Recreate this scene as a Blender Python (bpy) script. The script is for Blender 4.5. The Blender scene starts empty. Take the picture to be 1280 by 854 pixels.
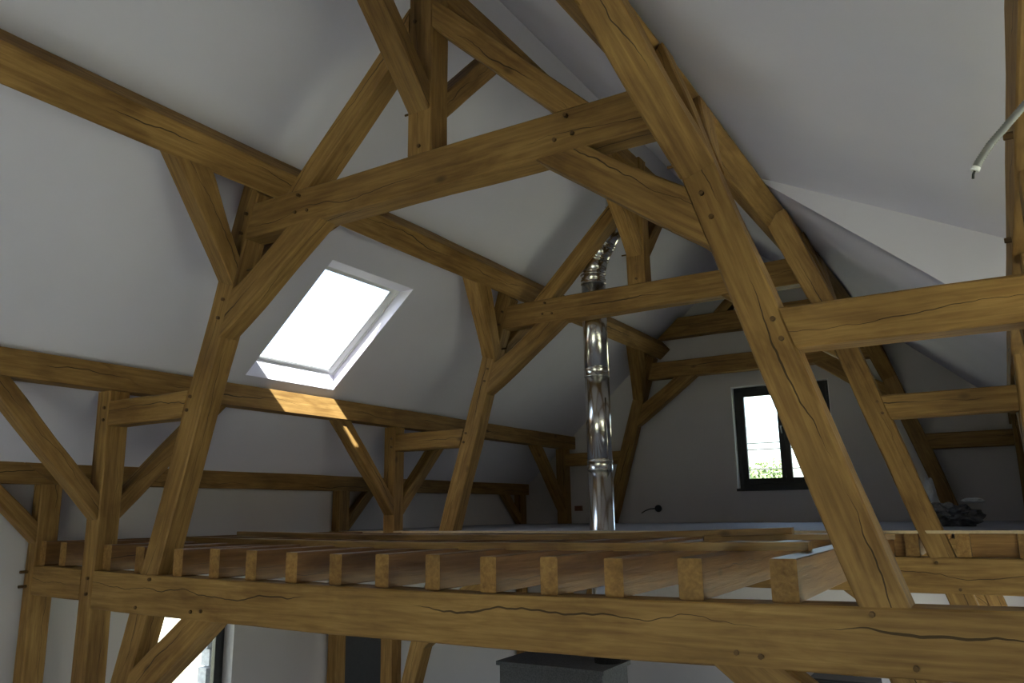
import bpy, math, random
from mathutils import Vector, Matrix, noise as mnoise
random.seed(7)
S = bpy.context.scene
COL = S.collection
V = Vector
# ------------------------------------------------------------------ camera
cam_data = bpy.data.cameras.new('camera')
cam = bpy.data.objects.new('camera', cam_data); COL.objects.link(cam)
S.camera = cam
CAM = V((3.2992, 0.0, 0.4429)); YAW, PITCH, ROLL, FPX = 0.5451, 0.2119, -0.0145, 993.8
fw = V((-math.sin(YAW)*math.cos(PITCH), math.cos(YAW)*math.cos(PITCH), math.sin(PITCH)))
rt = V((math.cos(YAW), math.sin(YAW), 0)); up = rt.cross(fw)
r2 = math.cos(ROLL)*rt + math.sin(ROLL)*up; u2 = -math.sin(ROLL)*rt + math.cos(ROLL)*up
cm = Matrix((r2, u2, -fw)).transposed().to_4x4(); cm.translation = CAM
cam.matrix_world = cm
cam_data.sensor_width = 36.0; cam_data.lens = FPX/1280*36.0
cam_data.clip_start = 0.05; cam_data.clip_end = 500
# ------------------------------------------------------------------ sky, sun, exposure
SKY_STRENGTH, SUN_STRENGTH, EXPOSURE = 1.75, 80.0, -0.36
w = bpy.data.worlds.new('sky'); S.world = w; w.use_nodes = True
nt = w.node_tree; nt.nodes.clear()
wo = nt.nodes.new('ShaderNodeOutputWorld'); bg = nt.nodes.new('ShaderNodeBackground')
sky = nt.nodes.new('ShaderNodeTexSky'); sky.sky_type = 'NISHITA'; sky.sun_disc = False
sky.sun_elevation = math.radians(52); sky.sun_rotation = math.radians(155); sky.air_density = 1.0; sky.dust_density = 3.0
mixw = nt.nodes.new('ShaderNodeMix'); mixw.data_type = 'RGBA'; mixw.inputs[0].default_value = 0.38
nt.links.new(sky.outputs[0], mixw.inputs[6]); mixw.inputs[7].default_value = (1.5, 1.5, 1.5, 1)
nt.links.new(mixw.outputs[2], bg.inputs[0]); bg.inputs[1].default_value = SKY_STRENGTH
nt.links.new(bg.outputs[0], wo.inputs[0])
sd = bpy.data.lights.new('sun', 'SUN'); sd.energy = SUN_STRENGTH; sd.angle = math.radians(0.6); sd.color = (1.0, 0.985, 0.97)
sun = bpy.data.objects.new('sun', sd); COL.objects.link(sun)
SUN_DIR = V((-0.60, 0.50, -1.0)).normalized()
sun.rotation_euler = SUN_DIR.to_track_quat('-Z', 'Y').to_euler()
sun.location = (6, -12, 20)
vs = S.view_settings
vs.view_transform = 'Standard'; vs.look = 'None'; vs.gamma = 1.0; vs.use_curve_mapping = False; vs.exposure = EXPOSURE

def portal(loc, normal_in, upv, sx, sy):
    """marks a window opening for the sky sampling; gives off no light of its own"""
    d = bpy.data.lights.new('window_portal', 'AREA'); d.shape = 'RECTANGLE'; d.size = sx; d.size_y = sy
    d.cycles.is_portal = True
    o = bpy.data.objects.new('window_portal', d); COL.objects.link(o)
    z = -V(normal_in).normalized(); y = V(upv); y = (y - y.dot(z)*z).normalized(); x = y.cross(z)
    m = Matrix((x, y, z)).transposed().to_4x4(); m.translation = V(loc); o.matrix_world = m

# ------------------------------------------------------------------ materials
def new_mat(name):
    m = bpy.data.materials.new(name); m.use_nodes = True
    n = m.node_tree.nodes; b = n['Principled BSDF']
    return m, n, m.node_tree.links, b
def math_node(n, l, op, a, b=None, c=None):
    m = n.new('ShaderNodeMath'); m.operation = op
    for i, x in enumerate((a, b, c)):
        if x is None: continue
        if isinstance(x, (int, float)): m.inputs[i].default_value = x
        else: l.new(x, m.inputs[i])
    return m.outputs[0]
def mix_col(n, l, fac, a, b, blend='MIX'):
    m = n.new('ShaderNodeMix'); m.data_type = 'RGBA'; m.blend_type = blend
    for i, x in ((0, fac), (6, a), (7, b)):
        if isinstance(x, (int, float)): m.inputs[i].default_value = x
        elif isinstance(x, tuple): m.inputs[i].default_value = x if len(x) == 4 else (*x, 1)
        else: l.new(x, m.inputs[i])
    return m.outputs[2]
def ramp(n, l, fac, stops):
    r = n.new('ShaderNodeValToRGB'); l.new(fac, r.inputs[0])
    e = r.color_ramp.elements
    while len(e) < len(stops): e.new(0.5)
    for q, (p, c) in zip(e, stops): q.position = p; q.color = (*c, 1)
    return r.outputs[0]
def noise_tex(n, l, vec, scale, detail=4, rough=0.55, dist=0.0):
    t = n.new('ShaderNodeTexNoise'); t.inputs['Scale'].default_value = scale
    t.inputs['Detail'].default_value = detail; t.inputs['Roughness'].default_value = rough
    t.inputs['Distortion'].default_value = dist
    if vec is not None: l.new(vec, t.inputs['Vector'])
    return t.outputs[0]

def oak(name, light, dark, crack=1.0, grain=1.0, value_var=0.25, spec=0.25, reach=0.41):
    m, n, l, b = new_mat(name)
    tc = n.new('ShaderNodeTexCoord'); oi = n.new('ShaderNodeObjectInfo')
    off = n.new('ShaderNodeVectorMath'); off.operation = 'MULTIPLY_ADD'
    comb = n.new('ShaderNodeCombineXYZ')
    for i in range(3): l.new(oi.outputs['Random'], comb.inputs[i])
    l.new(comb.outputs[0], off.inputs[0]); off.inputs[1].default_value = (37, 11, 23); l.new(tc.outputs['Object'], off.inputs[2])
    mp = n.new('ShaderNodeMapping'); l.new(off.outputs[0], mp.inputs[0]); mp.inputs['Scale'].default_value = (0.055, 1, 1)
    mp2 = n.new('ShaderNodeMapping'); l.new(off.outputs[0], mp2.inputs[0]); mp2.inputs['Scale'].default_value = (0.25, 1, 1)
    g1 = noise_tex(n, l, mp.outputs[0], 34, 6, 0.6, 0.4)          # long grain
    g2 = noise_tex(n, l, mp2.outputs[0], 5.5, 4, 0.6, 0.8)        # blotches
    g3 = noise_tex(n, l, off.outputs[0], 1.6, 3)                  # broad tone
    mid = tuple((a+c)/2 for a, c in zip(light, dark))
    c1 = ramp(n, l, g1, [(0.30, dark), (0.5, mid), (0.68, light)])
    c2 = ramp(n, l, g2, [(0.30, (0.55, 0.48, 0.38)), (0.55, (1, 1, 1)), (0.8, (1.08, 1.05, 0.98))])
    col = mix_col(n, l, 0.75, c1, c2, 'MULTIPLY')
    c3 = ramp(n, l, g3, [(0.3, (0.78, 0.74, 0.68)), (0.65, (1.06, 1.05, 1.03))])
    col = mix_col(n, l, 0.8, col, c3, 'MULTIPLY')
    # knots
    vo = n.new('ShaderNodeTexVoronoi'); vo.feature = 'F1'
    mpk = n.new('ShaderNodeMapping'); l.new(off.outputs[0], mpk.inputs[0]); mpk.inputs['Scale'].default_value = (0.55, 1, 1)
    l.new(mpk.outputs[0], vo.inputs['Vector']); vo.inputs['Scale'].default_value = 2.6
    kn = ramp(n, l, vo.outputs['Distance'], [(0.03, (1, 1, 1)), (0.095, (0, 0, 0))])
    col = mix_col(n, l, math_node(n, l, 'MULTIPLY', kn, 0.75), col, tuple(c*0.28 for c in dark))
    # drying cracks along the grain
    sep = n.new('ShaderNodeSeparateXYZ'); l.new(tc.outputs['Object'], sep.inputs[0])
    sepn = n.new('ShaderNodeSeparateXYZ'); l.new(tc.outputs['Normal'], sepn.inputs[0])
    cfac = None
    for axis, seed, ww in ((2, 3.1, 0.0036), (1, 8.7, 0.0026)):
        n1 = n.new('ShaderNodeTexNoise'); n1.noise_dimensions = '1D'; n1.inputs['Detail'].default_value = 4; n1.inputs['Scale'].default_value = 1.1
        n1.inputs['Roughness'].default_value = 0.55
        l.new(math_node(n, l, 'MULTIPLY_ADD', oi.outputs['Random'], 91.0*seed, sep.outputs[0]), n1.inputs['W'])
        base = math_node(n, l, 'MULTIPLY_ADD', oi.outputs['Random'], 0.10, -0.05)
        line = math_node(n, l, 'MULTIPLY_ADD', math_node(n, l, 'SUBTRACT', n1.outputs[0], 0.5), 0.16, base)
        d = math_node(n, l, 'ABSOLUTE', math_node(n, l, 'SUBTRACT', sep.outputs[axis], line))
        n2 = n.new('ShaderNodeTexNoise'); n2.noise_dimensions = '1D'; n2.inputs['Detail'].default_value = 2; n2.inputs['Scale'].default_value = 0.8
        l.new(math_node(n, l, 'MULTIPLY_ADD', oi.outputs['Random'], 17.0*seed, sep.outputs[0]), n2.inputs['W'])
        wd = math_node(n, l, 'MULTIPLY', math_node(n, l, 'MAXIMUM', math_node(n, l, 'SUBTRACT', n2.outputs[0], reach), 0.0), ww*5*crack)
        f = math_node(n, l, 'LESS_THAN', d, wd)
        f = math_node(n, l, 'MULTIPLY', f, math_node(n, l, 'GREATER_THAN', math_node(n, l, 'ABSOLUTE', sepn.outputs[3-axis]), 0.7))
        cfac = f if cfac is None else math_node(n, l, 'MAXIMUM', cfac, f)
    col = mix_col(n, l, math_node(n, l, 'MULTIPLY', cfac, 0.85), col, tuple(c*0.12 for c in dark))
    # tone from timber to timber
    hv = n.new('ShaderNodeHueSaturation'); l.new(col, hv.inputs['Color'])
    l.new(math_node(n, l, 'MULTIPLY_ADD', oi.outputs['Random'], value_var, 1-value_var/2), hv.inputs['Value'])
    l.new(hv.outputs[0], b.inputs['Base Color'])
    b.inputs['Roughness'].default_value = 0.62 if spec < 0.3 else 0.42; b.inputs['Specular IOR Level'].default_value = spec
    bp = n.new('ShaderNodeBump'); bp.inputs['Strength'].default_value = 0.35*grain; bp.inputs['Distance'].default_value = 0.01
    h = math_node(n, l, 'MULTIPLY_ADD', cfac, -1.2, g1)
    l.new(h, bp.inputs['Height']); l.new(bp.outputs[0], b.inputs['Normal'])
    return m
def plaster(name, colr, rough=0.85, var=0.06):
    m, n, l, b = new_mat(name)
    tc = n.new('ShaderNodeTexCoord')
    a = noise_tex(n, l, tc.outputs['Object'], 0.9, 3); f = noise_tex(n, l, tc.outputs['Object'], 90, 3)
    col = ramp(n, l, a, [(0.3, tuple(c*(1-var) for c in colr)), (0.7, colr)])
    l.new(col, b.inputs['Base Color']); b.inputs['Roughness'].default_value = rough
    b.inputs['Specular IOR Level'].default_value = 0.2
    bp = n.new('ShaderNodeBump'); bp.inputs['Strength'].default_value = 0.06; bp.inputs['Distance'].default_value = 0.004
    l.new(f, bp.inputs['Height']); l.new(bp.outputs[0], b.inputs['Normal'])
    return m
def plain(name, colr, rough=0.5, metal=0.0, nscale=20, var=0.15, bump=0.1):
    m, n, l, b = new_mat(name)
    tc = n.new('ShaderNodeTexCoord'); a = noise_tex(n, l, tc.outputs['Object'], nscale, 4)
    col = ramp(n, l, a, [(0.3, tuple(c*(1-var) for c in colr)), (0.7, tuple(min(1, c*(1+var*0.3)) for c in colr))])
    l.new(col, b.inputs['Base Color']); b.inputs['Roughness'].default_value = rough; b.inputs['Metallic'].default_value = metal
    if bump:
        bp = n.new('ShaderNodeBump'); bp.inputs['Strength'].default_value = bump; bp.inputs['Distance'].default_value = 0.005
        l.new(a, bp.inputs['Height']); l.new(bp.outputs[0], b.inputs['Normal'])
    return m
def glass():
    m, n, l, b = new_mat('window_glass'); n.remove(b)
    out = n['Material Output']; t = n.new('ShaderNodeBsdfTransparent'); g = n.new('ShaderNodeBsdfGlossy'); mx = n.new('ShaderNodeMixShader')
    lw = n.new('ShaderNodeLayerWeight'); lw.inputs[0].default_value = 0.15
    g.inputs['Roughness'].default_value = 0.02; t.inputs[0].default_value = (0.95, 0.98, 0.97, 1)
    l.new(math_node(n, l, 'MULTIPLY', lw.outputs['Fresnel'], 0.6), mx.inputs[0]); l.new(t.outputs[0], mx.inputs[1]); l.new(g.outputs[0], mx.inputs[2]); l.new(mx.outputs[0], out.inputs[0])
    return m
M = dict(
    oak=oak('oak_timber', (0.365, 0.220, 0.073), (0.205, 0.112, 0.034)),
    tie=oak('tie_beam_oak', (0.365, 0.224, 0.076), (0.215, 0.120, 0.037), reach=0.31, value_var=0.0),
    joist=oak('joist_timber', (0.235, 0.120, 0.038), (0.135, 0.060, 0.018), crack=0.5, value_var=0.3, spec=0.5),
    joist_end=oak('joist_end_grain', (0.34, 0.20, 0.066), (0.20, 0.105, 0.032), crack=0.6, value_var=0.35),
    batten=oak('batten_timber', (0.38, 0.235, 0.08), (0.21, 0.12, 0.04), crack=0.2, spec=0.5),
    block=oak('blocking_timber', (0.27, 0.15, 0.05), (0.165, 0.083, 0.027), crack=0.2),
    peg=oak('peg_timber', (0.16, 0.09, 0.03), (0.09, 0.05, 0.018), crack=0.0),
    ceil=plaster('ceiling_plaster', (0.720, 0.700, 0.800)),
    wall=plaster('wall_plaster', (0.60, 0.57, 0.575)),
    deck=plain('deck_board', (0.36, 0.36, 0.40), 0.7, nscale=6),
    ply=plain('deck_edge', (0.55, 0.42, 0.25), 0.7, nscale=30),
    screed=plain('ground_screed', (0.53, 0.565, 0.62), 0.75, nscale=4),
    frame=plain('dark_window_frame', (0.012, 0.013, 0.017), 0.45, var=0.1),
    white=plain('white_lacquer', (0.82, 0.82, 0.82), 0.4, var=0.03, bump=0.0),
    alu=plain('grey_metal', (0.35, 0.36, 0.38), 0.4, 0.8, var=0.05),
    steel=plain('stainless_steel', (0.70, 0.68, 0.65), 0.2, 1.0, nscale=3, var=0.05, bump=0.0),
    stone=plain('grey_stone', (0.085, 0.088, 0.095), 0.9, nscale=60, var=0.45, bump=0.5),
    darkpanel=plain('dark_panel_paint', (0.035, 0.036, 0.042), 0.5, var=0.2),
    black=plain('black_plastic', (0.015, 0.015, 0.016), 0.5, var=0.1),
    conduit=plain('conduit_plastic', (0.19, 0.19, 0.195), 0.5, var=0.05),
    orange=plain('box_plastic', (0.16, 0.055, 0.02), 0.5, var=0.1),
    film=plain('plastic_film', (0.16, 0.165, 0.18), 0.25, nscale=14, var=0.6, bump=0.5),
    paper=plain('white_bag', (0.55, 0.57, 0.60), 0.6, nscale=14, var=0.2, bump=0.4),
    brick=plain('pale_brick', (0.42, 0.42, 0.44), 0.9, nscale=25, var=0.3, bump=0.4),
    render=plain('outside_render', (0.55, 0.54, 0.50), 0.9, nscale=8),
    grass=plain('outside_ground', (0.30, 0.30, 0.20), 0.95, nscale=0.6, var=0.4),
    leaf=plain('tree_leaf', (0.15, 0.22, 0.085), 0.7, nscale=2, var=0.5, bump=0),
    bark=plain('tree_bark', (0.10, 0.07, 0.05), 0.9, nscale=9, var=0.4),
    glass=glass())

# ------------------------------------------------------------------ helpers
WM = {}
def link(name, me, mat, world=None, parent=None, label=None):
    o = bpy.data.objects.new(name, me); COL.objects.link(o)
    if mat is not None and me is not None and not me.materials: me.materials.append(M[mat] if isinstance(mat, str) else mat)
    world = world if world is not None else Matrix.Identity(4)
    WM[o.name] = world
    if parent is not None:
        o.parent = parent; o.matrix_basis = WM[parent.name].inverted() @ world
    else: o.matrix_world = world
    if label: o['label'] = label
    return o
def empty(name, loc, label, cat, group=None):
    o = bpy.data.objects.new(name, None); COL.objects.link(o); o.location = loc; o.empty_display_size = 0.2
    WM[o.name] = Matrix.Translation(V(loc)); o['label'] = label; o['category'] = cat
    if group: o['group'] = group
    return o
def tag(o, label, cat, group=None):
    o['label'] = label; o['category'] = cat
    if group: o['group'] = group
    return o
def structure(o, label, cat):
    o['kind'] = 'structure'; o['label'] = label; o['category'] = cat; return o
def mesh(name, verts, faces, smooth=False):
    me = bpy.data.meshes.new(name); me.from_pydata([tuple(v) for v in verts], [], faces)
    if smooth:
        for p in me.polygons: p.use_smooth = True
    me.update(); return me

def timber(name, A0, A1, B0, B1, T, mat='oak', parent=None, cham=0.009, wav=0.004, n=None, bow=None, label=None, seed=None):
    """sawn timber: edge A runs A0-A1, edge B runs B0-B1, both extruded by T; ends may be cut askew"""
    A0, A1, B0, B1, T = map(V, (A0, A1, B0, B1, T))
    L = (A1-A0).length
    n = n or max(2, min(14, int(L/0.35)+1))
    x = ((A1+B1)-(A0+B0)).normalized(); y = T - T.dot(x)*x; y.normalize(); z = x.cross(y)
    c = (A0+A1+B0+B1)/4 + T/2
    mw = Matrix((x, y, z)).transposed().to_4x4(); mw.translation = c
    inv = mw.inverted()
    sd = random.random()*100 if seed is None else seed
    vs_, fs = [], []
    for i in range(n+1):
        t = i/n
        a = A0.lerp(A1, t); b = B0.lerp(B1, t)
        if bow is not None: q = V(bow)*(4*t*(1-t)); a = a+q; b = b+q
        wf = 0.0 if i in (0, n) else wav
        d = lambda k: wf*mnoise.noise(V((sd+k*13.7, t*L*1.3, k*5.1)))*2
        ab = (b-a).normalized(); tn = T.normalized()
        a = a + ab*d(0) + tn*d(1); b = b + ab*d(2) + tn*d(3)
        c_ = b + T + ab*d(4); dd = a + T + ab*d(5)
        ring = [a, b, c_, dd]
        for k in range(4):
            p, pv, nx = ring[k], ring[k-1], ring[(k+1) % 4]
            ch = cham*(1+0.8*mnoise.noise(V((sd+k*7.7, t*L*2.0, 3.3)))) if wav else cham
            vs_.append(inv @ (p + (pv-p).normalized()*ch)); vs_.append(inv @ (p + (nx-p).normalized()*ch))
    for i in range(n):
        for k in range(8):
            a = i*8+k; b = i*8+(k+1) % 8
            fs.append((a, b, b+8, a+8))
    fs.append(tuple(range(7, -1, -1))); fs.append(tuple(n*8+k for k in range(8)))
    me = mesh(name, vs_, fs)
    import bmesh as _bm
    bm = _bm.new(); bm.from_mesh(me); _bm.ops.recalc_face_normals(bm, faces=bm.faces); bm.to_mesh(me); bm.free()
    return link(name, me, mat, mw, parent, label)

def box(name, lo, hi, mat, parent=None, cham=0.004, label=None, long_axis=None):
    lo, hi = V(lo), V(hi); s = hi-lo
    ax = long_axis if long_axis is not None else max(range(3), key=lambda i: s[i])
    e = [V((1, 0, 0)), V((0, 1, 0)), V((0, 0, 1))]
    d1 = e[ax]*s[ax]; o1 = [i for i in range(3) if i != ax]
    B = e[o1[0]]*s[o1[0]]; T = e[o1[1]]*s[o1[1]]
    return timber(name, lo, lo+d1, lo+B, lo+B+d1, T, mat, parent, min(cham, 0.3*min(s)), 0.0, 1, None, label)

def tube(name, pts, radii, mat, parent=None, seg=20, caps=True, smooth=True, label=None):
    pts = [V(p) for p in pts]
    if isinstance(radii, (int, float)): radii = [radii]*len(pts)
    base = pts[0]; vs_, fs = [], []
    prev = None
    for i, p in enumerate(pts):
        d = (pts[min(i+1, len(pts)-1)] - pts[max(i-1, 0)]).normalized()
        if prev is None: u = d.orthogonal().normalized()
        else: u = (prev - prev.dot(d)*d).normalized()
        prev = u; v = d.cross(u)
        for k in range(seg):
            a = 2*math.pi*k/seg
            vs_.append(p - base + (u*math.cos(a)+v*math.sin(a))*radii[i])
    for i in range(len(pts)-1):
        for k in range(seg):
            a = i*seg+k; b = i*seg+(k+1) % seg
            fs.append((a, b, b+seg, a+seg))
    if caps: fs.append(tuple(range(seg-1, -1, -1))); fs.append(tuple((len(pts)-1)*seg+k for k in range(seg)))
    me = mesh(name, vs_, fs, smooth)
    if smooth:
        for p in me.polygons:
            if len(p.vertices) > 4: p.use_smooth = False
    return link(name, me, mat, Matrix.Translation(base), parent, label)

def slab(name, o, u, v, nrm, us, vs2, holes, thick, mat, top=None):
    """wall or ceiling sheet in the plane o+a*u+b*v, with real openings, thickness along nrm; top(a) limits b"""
    o, u, v, nrm = map(V, (o, u, v, nrm))
    cu = sorted(set([us[0], us[1]] + [x for h in holes for x in h[:2]] + ([0.0] if top and us[0] < 0 < us[1] else [])))
    verts, faces, idx = [], [], {}
    def vid(a, b, k):
        key = (round(a, 5), round(b, 5), k)
        if key not in idx:
            idx[key] = len(verts); verts.append(u*a + v*b + nrm*(thick*k))
        return idx[key]
    cells = []
    for i in range(len(cu)-1):
        a0, a1 = cu[i], cu[i+1]
        hs = sorted([(h[2], h[3]) for h in holes if h[0] <= a0+1e-6 and h[1] >= a1-1e-6])
        b = vs2[0]
        for h0, h1 in hs:
            cells.append((a0, a1, b, b, h0, h0)); b = h1
        t0 = top(a0) if top else vs2[1]; t1 = top(a1) if top else vs2[1]
        cells.append((a0, a1, b, b, t0, t1))
    edges = {}
    for a0, a1, b00, b01, b10, b11 in cells:
        q = [(a0, b00), (a1, b01), (a1, b11), (a0, b10)]
        faces.append(tuple(vid(*p, 0) for p in reversed(q))); faces.append(tuple(vid(*p, 1) for p in q))
        for k in range(4):
            e = (q[k], q[(k+1) % 4]); r = (e[1], e[0])
            edges[e] = 1
    for h in holes:
        q = [(h[0], h[2]), (h[1], h[2]), (h[1], h[3]), (h[0], h[3])]
        for k in range(4):
            p0, p1 = q[k], q[(k+1) % 4]
            faces.append((vid(*p0, 0), vid(*p1, 0), vid(*p1, 1), vid(*p0, 1)))
    me = mesh(name, verts, faces)
    return link(name, me, mat, Matrix.Translation(o))

# ------------------------------------------------------------------ dimensions
Y1, Y2, Y3 = 4.19, 8.19, 13.00
YG, YN = 13.32, -3.2               # far and near gable wall, inner faces
MR, CR = 0.88, 4.88                # roof pitch (rise/run), ridge height of the ceiling
GZ = -2.75                         # ground floor
XW = 4.62                          # side wall inner face
TH = 0.20                          # timber thickness
def roof(x): return CR - MR*abs(x)
SAG1 = 0.036
def sag(x): return -SAG1*max(0.0, 1-(x/3.5)**2)
sl = math.sqrt(1+MR*MR); cs, sn = 1/sl, MR/sl
XE = 5.1                           # eave
XD, YD0, YD1, MD = 1.66, 0.6, 6.95, 0.518    # dormer: start on the slope, near and far cheek, pitch
def dorm(x): return roof(XD) - MD*(x-XD)

# ------------------------------------------------------------------ setting
structure(slab('floor_ground', (0, 0, GZ), (1, 0, 0), (0, 1, 0), (0, 0, -1), (-4.9, 4.9), (YN-.3, YG+.3), [], 0.2, 'screed'),
          'grey screeded ground floor under the timber loft', 'floor')
# left slope with roof-window opening (lining: level head, upright foot)
SKX0, SKX1, SKY0, SKY1 = -3.385, -2.19, 5.60, 6.90
ST = 0.13                                     # roof build-up, square to the slope
def left_roof():
    vs_, fs = [], []
    def add(p): vs_.append(p); return len(vs_)-1
    xs = [-XE, SKX0, SKX1, 0.0]; ys = [YN-.3, SKY0, SKY1, YG+.3]
    g = [[add((x, y, CR+MR*x)) for y in ys] for x in xs]
    dz = ST*sl
    ox1 = SKX1 - dz/MR
    xo = [-XE, SKX0, ox1, 0.0]
    h = [[add((x, y, CR+dz+MR*x)) for y in ys] for x in xo]
    for i in range(3):
        for j in range(3):
            if (i, j) == (1, 1): continue
            fs.append((g[i][j], g[i][j+1], g[i+1][j+1], g[i+1][j]))
            fs.append((h[i][j], h[i+1][j], h[i+1][j+1], h[i][j+1]))
    for (a, b) in (((1, 1), (2, 1)), ((2, 1), (2, 2)), ((2, 2), (1, 2)), ((1, 2), (1, 1))):
        fs.append((g[a[0]][a[1]], g[b[0]][b[1]], h[b[0]][b[1]], h[a[0]][a[1]]))
    return mesh('ceiling_left', vs_, fs), ox1, dz
me, OX1, DZ = left_roof()
structure(link('ceiling_left', me, 'ceil'), 'white plastered slope of the ceiling holding the bright roof window', 'ceiling')
def quad_sheet(name, pts, nrm, thick, mat):
    pts = [V(p) for p in pts]; q = [p + V(nrm)*thick for p in pts]; k = len(pts)
    fs = [tuple(range(k)), tuple(range(2*k-1, k-1, -1))] + [(i, i+k, (i+1) % k + k, (i+1) % k) for i in range(k)]
    return link(name, mesh(name, pts+q, fs), mat)
NR = (sn, 0, cs)
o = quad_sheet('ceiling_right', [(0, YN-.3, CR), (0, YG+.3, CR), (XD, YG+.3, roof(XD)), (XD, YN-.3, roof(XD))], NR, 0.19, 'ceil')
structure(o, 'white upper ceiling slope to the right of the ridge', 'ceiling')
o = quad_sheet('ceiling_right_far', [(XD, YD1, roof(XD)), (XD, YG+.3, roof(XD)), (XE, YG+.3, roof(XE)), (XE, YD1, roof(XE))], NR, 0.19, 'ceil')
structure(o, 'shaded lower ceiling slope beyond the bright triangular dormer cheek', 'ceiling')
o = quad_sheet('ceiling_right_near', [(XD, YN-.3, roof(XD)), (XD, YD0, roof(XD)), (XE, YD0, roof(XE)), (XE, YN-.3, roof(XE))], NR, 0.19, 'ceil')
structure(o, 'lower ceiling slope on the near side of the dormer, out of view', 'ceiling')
ld = math.sqrt(1+MD*MD)
o = quad_sheet('ceiling_dormer', [(XD, YD0, dorm(XD)), (XD, YD1, dorm(XD)), (XW+1.05, YD1, dorm(XW+1.05)), (XW+1.05, YD0, dorm(XW+1.05))], (MD/ld, 0, 1/ld), 0.19, 'ceil')  # unseen overhang past the front wall, added to keep high sun off the glazing
structure(o, 'broad flatter white dormer ceiling at upper right of the picture', 'ceiling')
for nm, yy, dy, lab in (('wall_dormer_far', YD1-.006, 0.15, 'bright white triangular dormer cheek above the right beam'), ('wall_dormer_near', YD0, -0.15, 'near dormer cheek wall out of view')):
    o = quad_sheet(nm, [(XD, yy, roof(XD)), (XW, yy, dorm(XW)), (XW, yy, roof(XW))], (0, dy, 0), 1.0, 'ceil')
    structure(o, lab, 'wall')
DZ0, DZ1 = roof(XW)+0.04, dorm(XW)
WD = (YD0+.2, YD1-.12, 0.25, DZ1-.1)
o = slab('wall_dormer_front', (XW, 0, 0), (0, 1, 0), (0, 0, 1), (1, 0, 0), (YD0, YD1), (DZ0, DZ1), [(WD[0], WD[1], DZ0, WD[3])], 0.34, 'wall')
structure(o, 'dormer front wall with its window band, beyond the right edge', 'wall')
# gables
GW = (-0.465, 1.10, 0.755, 2.465)
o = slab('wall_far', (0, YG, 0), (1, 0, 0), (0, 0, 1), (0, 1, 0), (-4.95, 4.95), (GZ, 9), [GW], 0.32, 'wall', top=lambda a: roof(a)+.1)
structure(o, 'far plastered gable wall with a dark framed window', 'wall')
NW = (-1.6, 3.0, -2.3, 0.1)  # unseen glazing, placed and sized to match the light on the beam fronts
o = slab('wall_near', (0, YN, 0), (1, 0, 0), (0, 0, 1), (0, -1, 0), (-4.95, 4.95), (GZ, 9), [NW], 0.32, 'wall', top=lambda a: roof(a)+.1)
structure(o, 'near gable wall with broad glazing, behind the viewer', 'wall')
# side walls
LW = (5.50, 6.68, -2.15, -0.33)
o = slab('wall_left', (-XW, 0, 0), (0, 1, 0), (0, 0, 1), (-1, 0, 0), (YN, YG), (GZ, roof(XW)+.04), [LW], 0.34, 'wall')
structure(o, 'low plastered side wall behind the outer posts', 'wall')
RWS = [(4.6, 7.4, -2.0, -0.5), (8.6, 12.8, -2.35, -0.25)]  # unseen windows, added to bring more light into the ground floor
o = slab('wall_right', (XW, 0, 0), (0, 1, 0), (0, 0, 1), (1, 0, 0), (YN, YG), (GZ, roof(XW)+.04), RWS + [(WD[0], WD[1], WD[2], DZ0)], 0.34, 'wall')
structure(o, 'plastered side wall on the right, out of view', 'wall')
# loft deck
me_deck = box('floor', (-XW, Y2+.02, 0.205), (XW, YG, 0.232), 'deck', cham=0.001, long_axis=0)
structure(me_deck, 'grey boarded loft floor beyond the second truss', 'floor')
o = box('deck_edge', (-XW, Y2+.004, 0.205), (XW, Y2+.02, 0.232), 'ply', parent=me_deck, cham=0.001, long_axis=0)
o['label'] = 'pale sawn front edge of the floor boards'

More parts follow.
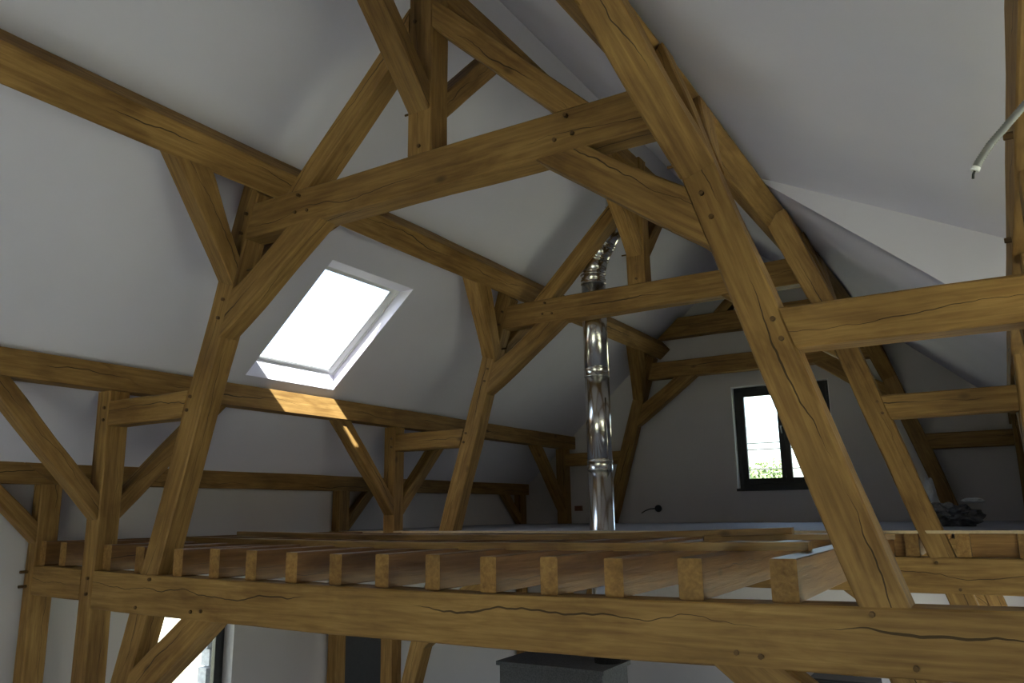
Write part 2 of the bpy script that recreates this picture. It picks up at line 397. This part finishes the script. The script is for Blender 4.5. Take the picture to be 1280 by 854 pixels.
# windows -----------------------------------------------------------
def casement(name, lab, o, u, v, nin, a0, a1, b0, b1, fw_, sw, leaves, mat='frame', handle=True):
    """o: origin on the frame's inner face; u right, v up, nin towards the room"""
    o, u, v, nin = map(V, (o, u, v, nin))
    e = bpy.data.objects.new(name, None); COL.objects.link(e); base = o + u*(a0+a1)/2 + v*b0; e.location = base
    WM[e.name] = Matrix.Translation(base); structure(e, lab, 'window')
    def bar(nm, x0, x1, y0, y1, d0, d1, par):
        p = o + u*x0 + v*y0 - nin*d1
        if x1-x0 > y1-y0: return timber(nm, p, p+u*(x1-x0), p+v*(y1-y0), p+u*(x1-x0)+v*(y1-y0), nin*(d1-d0), mat, par, 0.004, 0, 1)
        return timber(nm, p, p+v*(y1-y0), p+u*(x1-x0), p+v*(y1-y0)+u*(x1-x0), nin*(d1-d0), mat, par, 0.004, 0, 1)
    for q in ((a0, a0+fw_, b0, b1), (a1-fw_, a1, b0, b1), (a0+fw_, a1-fw_, b0, b0+fw_), (a0+fw_, a1-fw_, b1-fw_, b1)):
        bar('frame', *q, 0.0, 0.08, e)
    xs = [a0+fw_ + (a1-a0-2*fw_)*i/leaves for i in range(leaves+1)]
    for i in range(leaves):
        x0, x1, y0, y1 = xs[i], xs[i+1], b0+fw_, b1-fw_
        first = bar('sash', x0, x0+sw, y0, y1, -0.012, 0.055, e)
        bar('sash', x1-sw, x1, y0, y1, -0.012, 0.055, e)
        bar('sash', x0+sw, x1-sw, y0, y0+sw, -0.012, 0.055, e); bar('sash', x0+sw, x1-sw, y1-sw, y1, -0.012, 0.055, e)
        p = o - nin*0.03
        q = [p+u*(x0+sw)+v*(y0+sw), p+u*(x1-sw)+v*(y0+sw), p+u*(x1-sw)+v*(y1-sw), p+u*(x0+sw)+v*(y1-sw)]
        link('pane', mesh('pane', q + [x - nin*0.006 for x in q], [(0, 1, 2, 3), (7, 6, 5, 4), (0, 4, 5, 1), (1, 5, 6, 2), (2, 6, 7, 3), (3, 7, 4, 0)]), 'glass', None, e)
        if handle and i == 0 and leaves > 1:
            hx = x1-sw*0.5+.01; hz = (b0+b1)/2+.15
            h = tube('handle', [o+u*hx+v*hz+nin*0.01, o+u*hx+v*hz+nin*0.05, o+u*hx+v*(hz-.015)+nin*0.055, o+u*(hx+.01)+v*(hz-.12)+nin*0.055], [0.014, 0.012, 0.012, 0.009], 'alu', e, 10)
    return e
W1 = casement('window_1', 'dark framed two leaf window in the far gable wall', (0, YG+.13, 0), (1, 0, 0), (0, 0, 1), (0, -1, 0), GW[0]+.01, GW[1]-.0, GW[2]+.02, GW[3]-.01, 0.075, 0.085, 2)
o = box('sill', (GW[0]-.01, YG-.03, GW[2]-.025), (GW[1]+.02, YG+.15, GW[2]+.02), 'frame', W1, long_axis=0)
o['label'] = 'dark window sill'
for q in ((GW[0]-.0, GW[0]+.012), (GW[1]-.012, GW[1])):
    box('reveal_lining', (q[0], YG-.004, GW[2]+.02), (q[1], YG+.125, GW[3]), 'white', W1, 0.002, long_axis=2)
box('reveal_lining', (GW[0], YG-.004, GW[3]-.012), (GW[1], YG+.125, GW[3]), 'white', W1, 0.002, long_axis=0)
# roof window
e = bpy.data.objects.new('window_2', None); COL.objects.link(e)
UX = V((cs, 0, sn)); NX = V((-sn, 0, cs))             # up the slope, outwards
zc = lambda x: CR+DZ+MR*x
base = V((SKX0, (SKY0+SKY1)/2, zc(SKX0))); e.location = base; WM[e.name] = Matrix.Translation(base)
structure(e, 'bright roof window in the left ceiling slope', 'window')
SLEN = (OX1-SKX0)*sl; SB = V((SKX0, 0, zc(SKX0)))
def sbar(nm, a0, a1, y0, y1, d0, d1, mat):
    p = SB + UX*a0 + V((0, y0, 0)) + NX*d0
    if a1-a0 > y1-y0: return timber(nm, p, p+UX*(a1-a0), p+V((0, y1-y0, 0)), p+UX*(a1-a0)+V((0, y1-y0, 0)), NX*(d1-d0), mat, e, 0.003, 0, 1)
    return timber(nm, p, p+V((0, y1-y0, 0)), p+UX*(a1-a0), p+UX*(a1-a0)+V((0, y1-y0, 0)), NX*(d1-d0), mat, e, 0.003, 0, 1)
F = 0.05
for a0, a1, y0, y1 in ((-.06, SLEN+.06, SKY0-.05, SKY0+.012), (-.06, SLEN+.06, SKY1-.02, SKY1+.05), (-.06, .012, SKY0+.012, SKY1-.02), (SLEN-.012, SLEN+.06, SKY0+.012, SKY1-.02)):
    sbar('frame', a0, a1, y0, y1, 0.002, 0.07, 'white')
for a0, a1, y0, y1 in ((.012, SLEN-.012, SKY0+.012, SKY0+.045), (.012, SLEN-.012, SKY1-.10, SKY1-.02), (.012, .05, SKY0+.045, SKY1-.10), (SLEN-.05, SLEN-.012, SKY0+.045, SKY1-.10)):
    sbar('sash', a0, a1, y0, y1, 0.012, 0.06, 'white')
sbar('gasket', .05, SLEN-.05, SKY1-.107, SKY1-.10, 0.015, 0.04, 'conduit')
sbar('gasket', .05, .055, SKY0+.045, SKY1-.107, 0.015, 0.04, 'conduit')
p = SB + NX*0.03; q = [p+UX*.045+V((0, SKY0+.04, 0)), p+UX*.045+V((0, SKY1-.09, 0)), p+UX*(SLEN-.04)+V((0, SKY1-.09, 0)), p+UX*(SLEN-.04)+V((0, SKY0+.04, 0))]
link('pane', mesh('pane', q+[x+NX*.006 for x in q], [(0, 1, 2, 3), (7, 6, 5, 4), (0, 4, 5, 1), (1, 5, 6, 2), (2, 6, 7, 3), (3, 7, 4, 0)]), 'glass', None, e)
casement('window_3', 'dark framed ground floor window below the left end of the near tie beam', (-XW-.16, 0, 0), (0, 1, 0), (0, 0, 1), (1, 0, 0), LW[0], LW[1], LW[2], LW[3], 0.06, 0.07, 1)
casement('window_4', 'broad glazing in the near gable, behind the viewer', (0, YN-.15, 0), (-1, 0, 0), (0, 0, 1), (0, 1, 0), -NW[1], -NW[0], NW[2], NW[3], 0.07, 0.08, 4, handle=False)
casement('window_5', 'dormer glazing beyond the right edge', (XW+.12, 0, 0), (0, -1, 0), (0, 0, 1), (-1, 0, 0), -WD[1], -WD[0], WD[2], WD[3], 0.05, 0.05, 5, handle=False)
for i, RW in enumerate(RWS):
    casement('window_%d' % (6+i), 'added ground floor window %s in the right side wall, out of view' % ('between the near and middle trusses', 'under the loft floor')[i], (XW+.16, 0, 0), (0, -1, 0), (0, 0, 1), (-1, 0, 0), -RW[1], -RW[0], RW[2], RW[3], 0.06, 0.07, 2, handle=False)
    portal((XW+.36, (RW[0]+RW[1])/2, (RW[2]+RW[3])/2), (-1, 0, 0), (0, 0, 1), RW[1]-RW[0], RW[3]-RW[2])
portal((-XW-.36, (LW[0]+LW[1])/2, (LW[2]+LW[3])/2), (1, 0, 0), (0, 0, 1), LW[1]-LW[0], LW[3]-LW[2])
portal(((NW[0]+NW[1])/2, YN-.34, (NW[2]+NW[3])/2), (0, 1, 0), (0, 0, 1), NW[1]-NW[0], NW[3]-NW[2])
portal((XW+.36, (WD[0]+WD[1])/2, (WD[2]+WD[3])/2), (-1, 0, 0), (0, 0, 1), WD[1]-WD[0], WD[3]-WD[2])
portal(((GW[0]+GW[1])/2, YG+.34, (GW[2]+GW[3])/2), (0, -1, 0), (0, 0, 1), GW[1]-GW[0], GW[3]-GW[2])
portal(SB + UX*SLEN/2 + V((0, (SKY0+SKY1)/2, 0)) + NX*0.12, -NX, UX, SKY1-SKY0, SLEN)

# ------------------------------------------------------------------ timber frame
LO, LS, LWD = 2.858, 0.3124, 0.219         # leaning post: outer edge at tie level, batter, width
def lo(z): return LO - LS*z
def li(z): return LO - LWD - LS*z
ZB, HB = 1.478, 0.224                      # short tie to the outer post
ZC, HC = 2.972, 0.290                      # collar
XM0, XM1 = 3.49, 3.68                      # aisle post
XO0, XO1 = 4.44, 4.585                     # outer post
ZP = 1.572                                 # underside of the lower purlin
ZS = 0.765                                 # underside of the eaves plate
def peg(beam, x, y, z, d=(0, -1, 0), l=0.05, r=0.015):
    d = V(d); p = V((x, y, z))
    return tube('peg', [p - d*0.03, p + d*l*0.97, p + d*l], [r, r*0.95, r*0.7], 'peg', beam, 7, True, False)

def truss(name, Y, label, plate=(-1,), near=True, away=True, full=True, tie_bow=None, pegs=1):
    e = empty(name, (0, Y, GZ), label, 'roof truss', 'oak roof trusses')
    T = (0, TH, 0)
    bars = {}
    t = timber('tie_beam', (-XM0, Y, -.31), (XM0, Y, -.31), (-XM0, Y, 0), (XM0, Y, 0), T, 'tie', e, 0.008, 0.003, 18, tie_bow)
    bars['tie'] = t
    for s in (-1, 1):
        P = lambda x, z, yy=Y, s=s: (s*x, yy, z)
        p = timber('leaning_post', P(lo(-2.0), -2.0, Y+.006), P(lo(3.225), 3.225, Y+.006), P(li(-2.0), -2.0, Y+.006), P(li(3.06), 3.06, Y+.006), (0, TH-.006, 0), 'oak', e, 0.011, 0.006); bars[('lean', s)] = p
        if name == 'roof_truss' and s > 0: pass
        mp = timber('aisle_post', P(XM1, GZ), P(XM1, ZP), P(XM0, GZ), P(XM0, ZP), T, 'oak', e); bars[('post', s)] = mp
        op = timber('outer_post', P(XO1, GZ), P(XO1, ZS), P(XO0, GZ), P(XO0, ZS), T, 'oak', e); bars[('outer', s)] = op
        timber('outer_tie', P(XO0, -.235), P(XM1, -.25), P(XO0, .025), P(XM1, .01), T, 'oak', e)
        b = timber('short_tie', P(XM0, ZB-HB), P(lo(ZB-HB), ZB-HB), P(XM0, ZB), P(lo(ZB), ZB), T, 'oak', e, 0.012); bars[('short', s)] = b
        br = timber('knee_brace', P(li(1.88)+.003, 1.88), P(0.95, ZC-HC), P(li(2.27)+.003, 2.27), P(1.33, ZC-HC), (0, TH*0.9, 0), 'oak', e, 0.012, 0.006, 6, (s*0.02, 0, -0.028)); bars[('knee', s)] = br
        if full:
            r = timber('rafter', P(1.35, ZC), P(.109, 4.195), P(1.10, ZC), P(.109, 3.948), T, 'oak', e, 0.010); bars[('rafter', s)] = r
        timber('foot_brace', P(li(-.76), -.76), P(2.27, -.31), P(li(-1.17), -1.17), P(1.90, -.31), T, 'oak', e)
    c = timber('collar_beam', (-li(ZC-HC), Y, ZC-HC), (li(ZC-HC), Y, ZC-HC), (-li(ZC), Y, ZC), (li(ZC), Y, ZC), T, 'oak', e, 0.009, 0.004); bars['collar'] = c
    if full:
        k = timber('king_post', (-.109, Y, ZC), (-.109, Y, 4.50), (.109, Y, ZC), (.109, Y, 4.50), T, 'oak', e); bars['king'] = k
    # braces running along the building
    dirs = ([-1] if near else []) + ([1] if away else [])
    for dr in dirs:
        yb = Y if dr < 0 else Y+TH
        for s in (-1, 1):
            # post to upper purlin
            timber('purlin_brace', (s*lo(2.37), yb, 2.37), (s*1.85, yb+dr*0.83, 3.20), (s*lo(2.60), yb, 2.60), (s*1.85, yb+dr*0.50, 3.20), (-s*0.20, 0, -0.07), 'oak', e, 0.011, 0.005, 6, (0, -dr*0.012, -0.012))
            # aisle post to lower purlin
            timber('purlin_brace', (s*3.665, yb, .43), (s*3.64, yb+dr*1.09, ZP), (s*3.665, yb, .645), (s*3.64, yb+dr*0.86, ZP), (-s*0.165, 0, 0), 'oak', e, 0.011, 0.006, 6)
            # outer post to plate
            if dr in plate: timber('plate_brace', (s*4.575, yb, .225), (s*4.575, yb+dr*0.56, ZS), (s*4.575, yb, .42), (s*4.575, yb+dr*0.37, ZS), (-s*0.13, 0, 0), 'oak', e, 0.010, 0.004, 4)
        if full:
            timber('ridge_brace', (-.10, yb, 3.30), (-.10, yb+dr*0.99, 4.31), (-.10, yb, 3.52), (-.10, yb+dr*0.77, 4.31), (0.19, 0, 0), 'oak', e, 0.011, 0.005, 6)
    # pegs
    if pegs:
        for s in (-1, 1):
            L = bars[('lean', s)]
            for z in (2.05, 2.20): peg(L, s*(lo(z)-.14), Y, z, l=0.012)
            for z in (1.31, 1.42): peg(L, s*(lo(z)-.05), Y, z, l=0.010)
            for z in (2.74, 2.9): peg(L, s*(lo(z)-.15), Y, z, l=0.02)
            for x, z in ((1.10, 2.78), (1.23, 2.79)): peg(bars['collar'], s*x, Y, z, l=0.012)
            peg(bars['collar'], s*1.19, Y, 2.92, l=0.03)
            for x, z in ((2.05, -.26), (2.17, -.27)): peg(bars['tie'], s*x, Y, z, l=0.012)
            peg(bars['tie'], s*2.70, Y, -.045, l=0.02); peg(bars['tie'], s*2.86, Y, -.27, l=0.012)
            for z in (-.06, -.19): peg(bars[('post', s)], s*3.56, Y, z, l=0.02); peg(bars[('outer', s)], s*4.53, Y, z+.03, (-s*0, -1, 0), l=0.07)
            for z in (1.31, 1.42): peg(bars[('post', s)], s*3.55, Y, z, l=0.015)
            # pegs of the long braces stick out sideways
            peg(L, s*li(2.45), Y+.1, 2.45, (-s, 0, 0), l=0.07, r=0.010)
        if full:
            peg(bars['king'], 0.0, Y, 3.03, l=0.012); peg(bars['king'], -.109, Y+.08, 3.36, (-1, 0, 0), l=0.09, r=0.009); peg(bars['king'], .03, Y, 3.43, l=0.008)
            peg(bars['king'], -.05, Y, 4.05, l=0.012)
    return e, bars
t1, b1 = truss('roof_truss', Y1, 'large oak roof truss nearest the viewer, its tie beam crossing the whole foreground', tie_bow=(0, 0, -SAG1))
t2, b2 = truss('roof_truss', Y2, 'middle oak roof truss standing where the loft floor begins, beside the steel flue', plate=(1,))
t3, b3 = truss('roof_truss', Y3, 'shadowed oak truss set against the far gable wall', away=False, full=False, pegs=0)
# upper straining beam and rafters of the gable truss
timber('upper_collar', (-1.60, Y3, 3.38), (1.60, Y3, 3.38), (-1.20, Y3, 3.72), (1.20, Y3, 3.72), (0, TH, 0), 'oak', t3)
timber('king_post', (-.10, Y3, 3.72), (-.10, Y3, 4.25), (.10, Y3, 3.72), (.10, Y3, 4.25), (0, TH, 0), 'oak', t3)
for s in (-1, 1):
    timber('rafter', (s*0.58, Y3, 3.72), (s*.10, Y3, 4.19), (s*0.34, Y3, 3.72), (s*.10, Y3, 3.95), (0, TH, 0), 'oak', t3)

# purlins, plates, ridge
def along(name, x, z, dx, dz, hx, hz, label, cat='beam', group=None, ys=(-1.6, YG), joints=()):
    """(x,z): lower inner corner; (dx,dz): inner face up; (hx,hz): depth"""
    o = timber(name, (x, ys[0], z), (x, ys[1], z), (x+dx, ys[0], z+dz), (x+dx, ys[1], z+dz), (hx, 0, hz), 'oak', None, 0.010, 0.004, 26)
    tag(o, label, cat, group); return o
SC = ((4.02, 4.62), (3.98, 4.32))
def scarfed(name, x, z, h, t, label, group, ya, yb):
    e = empty(name, (x, -1.6, z), label, 'beam', group)
    near_ = timber('purlin_length' if 'purlin' in name else 'plate_length', (x, -1.6, z), (x, yb, z), (x, -1.6, z+h), (x, ya, z+h), (t, 0, 0), 'oak', e, 0.008, 0.003, 14)
    timber('purlin_length' if 'purlin' in name else 'plate_length', (x, yb+.006, z), (x, YG, z), (x, ya+.006, z+h), (x, YG, z+h), (t, 0, 0), 'oak', e, 0.008, 0.003, 18)
    return near_
for s, labs in ((-1, ('long oak purlin high on the left slope, above the roof window', 'oak purlin just under the roof window, with a patch of sun', 'oak eaves plate along the foot of the left slope')),
                (1, ('oak purlin high on the right slope behind the leaning post', 'oak purlin running overhead along the right edge of the picture', 'oak eaves plate along the right wall, out of view'))):
    pu = along('upper_purlin', s*1.68, 3.07, -s*0.255*cs, 0.255*sn, s*0.225*sn, 0.225*cs, labs[0], group='long purlins')
    pl = scarfed('lower_purlin', s*(3.43 if s < 0 else 3.46), ZP, 0.232, s*0.2, labs[1], 'long purlins', SC[0][0], SC[0][1])
    scarfed('eaves_plate', s*4.45, ZS, 0.215, s*0.14, labs[2], 'eaves plates', SC[1][0], SC[1][1])
    if s > 0:
        peg(pl, 3.475, 2.85, ZP+.03, (-1, 0, 0), l=0.045, r=0.013); peg(pl, 3.475, 4.05, ZP+.03, (-1, 0, 0), l=0.045, r=0.013)
along('ridge_beam', -.09, 4.30, 0, 0.19, 0.18, 0, 'oak ridge beam above the king posts')

# ------------------------------------------------------------------ joists, boards on the loft
def end_grain(o):
    me = o.data; me.materials.append(M['joist_end'])
    for p in me.polygons:
        if len(p.vertices) == 8: p.material_index = 1
JX = [-4.40, -4.07, -3.42, -2.96, -2.43, -2.01, -1.60, -1.165, -0.745, -0.325, 0.10, 0.533, 0.958, 1.365, 1.812, 2.297]
words = ['between the two left posts, nearest the wall', 'between the two left posts, nearest the aisle', 'just right of the left aisle post', 'half hidden by the left leaning post',
         'first right of the left leaning post', 'second right of the left leaning post', 'third right of the left leaning post', 'fourth right of the left leaning post', 'fifth right of the left leaning post',
         'sixth right of the left leaning post', 'seventh right of the left leaning post', 'sixth left of the right leaning post', 'fifth left of the right leaning post', 'fourth left of the right leaning post',
         'third left of the right leaning post', 'second left of the right leaning post']
words[12:] = ['fourth left of the right leaning post', 'third left of the right leaning post', 'second left of the right leaning post', 'nearest the right leaning post']
words[11] = 'fifth left of the right leaning post'
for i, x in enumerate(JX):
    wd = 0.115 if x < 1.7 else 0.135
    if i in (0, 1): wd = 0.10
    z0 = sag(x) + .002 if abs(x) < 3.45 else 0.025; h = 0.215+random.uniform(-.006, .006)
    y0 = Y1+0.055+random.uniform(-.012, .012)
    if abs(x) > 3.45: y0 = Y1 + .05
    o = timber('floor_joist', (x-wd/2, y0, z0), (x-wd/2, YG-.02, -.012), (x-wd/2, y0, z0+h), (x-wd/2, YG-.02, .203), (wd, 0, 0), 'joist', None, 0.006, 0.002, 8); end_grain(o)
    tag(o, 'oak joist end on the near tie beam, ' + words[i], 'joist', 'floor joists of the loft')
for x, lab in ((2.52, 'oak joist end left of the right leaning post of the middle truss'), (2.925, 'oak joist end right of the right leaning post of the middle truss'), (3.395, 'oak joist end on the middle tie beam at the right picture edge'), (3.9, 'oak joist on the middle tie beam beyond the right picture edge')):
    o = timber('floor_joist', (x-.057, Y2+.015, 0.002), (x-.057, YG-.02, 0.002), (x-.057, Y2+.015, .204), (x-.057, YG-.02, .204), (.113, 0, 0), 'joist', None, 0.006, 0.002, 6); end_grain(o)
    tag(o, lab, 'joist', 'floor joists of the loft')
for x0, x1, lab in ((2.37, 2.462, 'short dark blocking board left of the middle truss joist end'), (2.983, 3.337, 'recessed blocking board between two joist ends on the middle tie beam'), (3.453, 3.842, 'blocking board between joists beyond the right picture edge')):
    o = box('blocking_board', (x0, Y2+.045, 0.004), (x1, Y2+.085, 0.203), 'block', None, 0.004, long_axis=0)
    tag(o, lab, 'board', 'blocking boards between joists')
def batten(p0, p1, w_, h_, lab):
    p0, p1 = V(p0), V(p1); d = (p1-p0).normalized(); sd_ = V((-d.y, d.x, 0)).normalized()*w_
    o = timber('batten', p0, p1, p0+V((0, 0, h_)), p1+V((0, 0, h_)), sd_, 'batten', None, 0.003, 0.003, 10, (0, 0, (-0.028 if p1.z < .23 else -0.043) if (p1-p0).length > 3 else 0))
    return tag(o, lab, 'batten', 'battens laid across the joists')
batten((-3.85, 5.12, .212), (2.27, 5.02, .197), .10, .052, 'long sawn batten lying across the joists nearest the tie beam')
batten((-3.8, 5.95, .236), (1.90, 6.30, .254), .10, .050, 'sawn batten lying askew across the joists further back')
batten((1.25, 6.22, .203), (2.55, 6.75, .203), .09, .045, 'short batten on the joists behind the right leaning post')

# ------------------------------------------------------------------ steel flue
fx, fy = -0.71, 8.56
R = 0.146
fl = empty('steel_flue', (fx, fy, -1.2), 'shiny stainless steel chimney flue rising through the loft floor to the ceiling', 'chimney flue')
def ring_tube(nm, pts, rad, par=fl, lab=None): return tube(nm, pts, rad, 'steel', par, 40, True, True, lab)
def section(za, zb_): ring_tube('pipe_section', [(fx, fy, za), (fx, fy, zb_)], R)
def band(z, h=0.05, g=0.007):
    ring_tube('locking_band', [(fx, fy, z-h/2), (fx, fy, z-h/2+.006), (fx, fy, z-h/2+.012), (fx, fy, z+h/2-.012), (fx, fy, z+h/2-.006), (fx, fy, z+h/2)], [R+.001, R+g+.003, R+g-.003, R+g-.003, R+g+.003, R+.001])
section(-1.2, 0.955); band(0.965, 0.11); section(0.955, 2.05); band(2.06, 0.10); section(2.05, 3.20); band(3.19, 0.06)
# elbows towards the ridge
P0 = V((fx, fy, 3.20)); path = [P0, P0+V((0, 0, .10))]
ang = 0; p = path[-1]
for k in range(2):
    ang += 16; d = V((math.sin(math.radians(ang)), 0, math.cos(math.radians(ang)))); p = p + d*0.20; path.append(p)
p = p + d*0.30; path.append(p)
for k in range(2):
    ang -= 16; d = V((math.sin(math.radians(ang)), 0, math.cos(math.radians(ang)))); p = p + d*0.17; path.append(p)
path.append(V((p.x, p.y, roof(p.x)+.12)))
for i in range(len(path)-1):
    a, b = path[i], path[i+1]; dd = (b-a).normalized()
    ring_tube('elbow_segment', [a-dd*.02, b+dd*.02], R)
    c = b
    if i < len(path)-2: ring_tube('elbow_band', [c-dd*.028, c-dd*.02, c-dd*.01, c+dd*.01, c+dd*.02, c+dd*.028], [R+.002, R+.013, R+.006, R+.006, R+.013, R+.002])
tube('thin_rod', [(fx+R*.93, fy-R*.45, 0.85), (fx+R*.93, fy-R*.45, 1.75)], 0.006, 'steel', fl, 8)  # thin steel rod up the right side of the pipe
# masonry casing below it
cs_ = empty('stove_casing', (-1.2, 8.42, GZ), 'dark grey masonry stove casing under the loft, below the tie beam', 'stove casing')
box('body', (-1.84, 8.10, GZ), (-.56, 8.76, -1.245), 'stone', cs_, 0.006, long_axis=2)
box('cap_slab', (-1.87, 8.07, -1.245), (-.53, 8.79, -1.20), 'stone', cs_, 0.006, long_axis=0)

# ------------------------------------------------------------------ small things
o = empty('dark_panel', (-XW+.02, 8.9, GZ), 'dark panel on the left wall between the posts of the middle truss', 'door')
box('leaf', (-XW+.002, 8.42, GZ+.005), (-XW+.045, 9.42, -.78), 'darkpanel', o, 0.004, long_axis=2)  # dark panel with a casing, fixed to the left wall
box('panel_casing', (-XW+.002, 8.34, GZ+.005), (-XW+.06, 8.42, -.70), 'darkpanel', o, 0.004, long_axis=2)
box('panel_casing', (-XW+.002, 9.42, GZ+.005), (-XW+.06, 9.50, -.70), 'darkpanel', o, 0.004, long_axis=2)
box('panel_casing', (-XW+.002, 8.42, -.78), (-XW+.06, 9.42, -.70), 'darkpanel', o, 0.004, long_axis=1)
tube('handle', [(-XW+.045, 9.33, -1.7), (-XW+.09, 9.33, -1.7), (-XW+.095, 9.22, -1.7)], 0.01, 'alu', o, 8)
o = empty('low_cabinet', (.97, YG-.25, GZ), 'black low cabinet against the far ground floor wall', 'cabinet')
box('body', (.50, YG-.45, GZ+.005), (1.43, YG-.01, -1.99), 'black', o, 0.006, long_axis=0)
box('door', (.52, YG-.47, GZ+.05), (.96, YG-.45, -2.02), 'black', o, 0.004, long_axis=2); box('door', (.97, YG-.47, GZ+.05), (1.41, YG-.45, -2.02), 'black', o, 0.004, long_axis=2)
# conduit
cp = [V((3.56, 2.32, 1.552)), V((3.505, 2.31, 1.495)), V((3.461, 2.3, 1.452)), V((3.417, 2.3, 1.408)), V((3.376, 2.3, 1.367)), V((3.345, 2.3, 1.326)), V((3.334, 2.3, 1.306))]
pts, rad = [], []
for i in range(len(cp)-1):
    for k in range(16):
        pts.append(cp[i].lerp(cp[i+1], k/16)); rad.append(0.0105 if k % 2 else 0.0088)
pts.append(cp[-1]); rad.append(0.0095)
co = tube('conduit', pts, rad, 'conduit', None, 12, True, True)
tag(co, 'grey corrugated electrical conduit hanging from the purlin at the right edge', 'conduit')
tube('wire', [cp[-1], cp[-1]+V((-.006, 0, -.012)), cp[-1]+V((-.008, 0, -.024))], 0.0035, 'black', co, 6)
tube('sleeve_end', [cp[-1]+V((.003, 0, .006)), cp[-1]+V((-.002, 0, -.004))], 0.0112, 'white', co, 12)
# boxes and cable on the gable wall
o = empty('junction_box', (-1.87, YG, .47), 'small black junction box with a loose cable on the far wall', 'junction box')
tube('box_body', [(-1.86, YG+.01, .475), (-1.86, YG-.03, .475), (-1.86, YG-.04, .475)], [0.062, 0.060, 0.05], 'black', o, 20)
tube('cable', [(-1.91, YG-.03, .475), (-1.99, YG-.06, .47), (-2.08, YG-.07, .44), (-2.15, YG-.07, .40)], 0.009, 'black', o, 8)
o = box('socket_box', (-3.47, YG-.035, .455), (-3.32, YG+.005, .545), 'orange', None, 0.008, long_axis=0)
tag(o, 'small brown socket box on the far wall left of the flue', 'socket box')
# crumpled film and bag
def crumple(name, c, r, amp, fq, mat, lab, cat, seed):
    import bmesh as _bm
    bm = _bm.new(); _bm.ops.create_icosphere(bm, subdivisions=4, radius=1.0)
    for v_ in bm.verts:
        d = v_.co.normalized(); k = 1 + amp*mnoise.noise(d*fq+V((seed, 0, 0))) + amp*0.6*abs(mnoise.noise(d*fq*2.3+V((0, seed, 0))))
        v_.co = V((d.x*r[0]*k, d.y*r[1]*k, max(d.z*r[2]*k, -r[2]*0.75)))
    me = bpy.data.meshes.new(name); bm.to_mesh(me); bm.free()
    o = link(name, me, mat, Matrix.Translation(V(c)+V((0, 0, r[2]*0.75)))); return tag(o, lab, cat)
crumple('plastic_film', (2.76, 9.9, .232), (.24, .20, .125), 0.5, 2.6, 'film', 'crumpled grey plastic film lying on the loft floor', 'plastic film', 3.1)
crumple('paper_roll', (2.99, 9.99, .475), (.10, .05, .03), 0.25, 2.0, 'paper', 'pale scrap on top of the crumpled plastic film', 'scrap', 5.2)
crumple('white_bag', (2.545, 10.6, .232), (.075, .10, .30), 0.25, 1.8, 'paper', 'white bag standing behind the right leaning post of the middle truss', 'bag', 7.7)

# ------------------------------------------------------------------ outside
o = link('outside_ground', mesh('outside_ground', [(-150, -150, GZ-.12), (150, -150, GZ-.12), (150, 200, GZ-.12), (-150, 200, GZ-.12)], [(0, 1, 2, 3)]), 'grass')
structure(o, 'open ground outside the house', 'ground')
for i in range(9):
    z = -2.1 + i*0.205
    o = box('quoin_brick', (-5.12, 6.60+(0.0 if i % 2 else 0.035), z), (-4.97, 6.82, z+.19), 'brick', None, 0.008, long_axis=1)
    tag(o, 'pale brick of the toothed jamb outside the ground floor window, ' + ('lowest', 'second', 'third', 'fourth', 'fifth', 'sixth', 'seventh', 'eighth', 'topmost')[i] + ' course', 'brick', 'jamb bricks outside the ground floor window')
def tree(base, h, r, lab):
    e = empty('tree', base, lab, 'tree')
    b = V(base)
    tube('trunk', [b, b+V((0.1, 0, h*.3)), b+V((-.1, .1, h*.6)), b+V((0, 0, h*.85))], [.2, .16, .11, .04], 'bark', e, 8)
    vs_, fs = [], []
    rnd = random.Random(5)
    for i in range(5200):
        u = rnd.random(); th = rnd.uniform(0, 2*math.pi); z = rnd.uniform(-1, 1)
        rr = (0.35+0.65*u**0.5); q = math.sqrt(1-z*z)
        d = V((q*math.cos(th), q*math.sin(th), z)); lump = 0.72+0.4*mnoise.noise(d*2.2+V((9, 2, 1)))
        c = b + V((0, 0, h-r*1.05)) + V((d.x*r*rr*lump, d.y*r*rr*lump, d.z*r*1.1*rr*lump))
        a = V((rnd.uniform(-1, 1), rnd.uniform(-1, 1), rnd.uniform(-1, 1))).normalized()*0.13; t = a.orthogonal().normalized()*0.07
        k = len(vs_); vs_ += [c-b-a, c-b+t, c-b+a, c-b-t]; fs.append((k, k+1, k+2, k+3))
    o = link('foliage', mesh('foliage', vs_, fs), 'leaf', Matrix.Translation(b), e); o['kind'] = 'stuff'
tree((-9.4, 52.0, GZ-.12), 6.9, 2.3, 'leafy green tree seen through the far gable window')
for z, lab in ((3.30, 'upper overhead cable seen through the far window'), (3.02, 'middle overhead cable seen through the far window'), (2.15, 'lowest overhead cable seen through the far window')):
    pts = [V((-20+40*k/12, 36+0.02*k, z + 0.10*((k-6)/6)**2)) for k in range(13)]
    o = tube('overhead_cable', pts, 0.03, 'black', None, 6); tag(o, lab, 'cable', 'overhead cables outside')
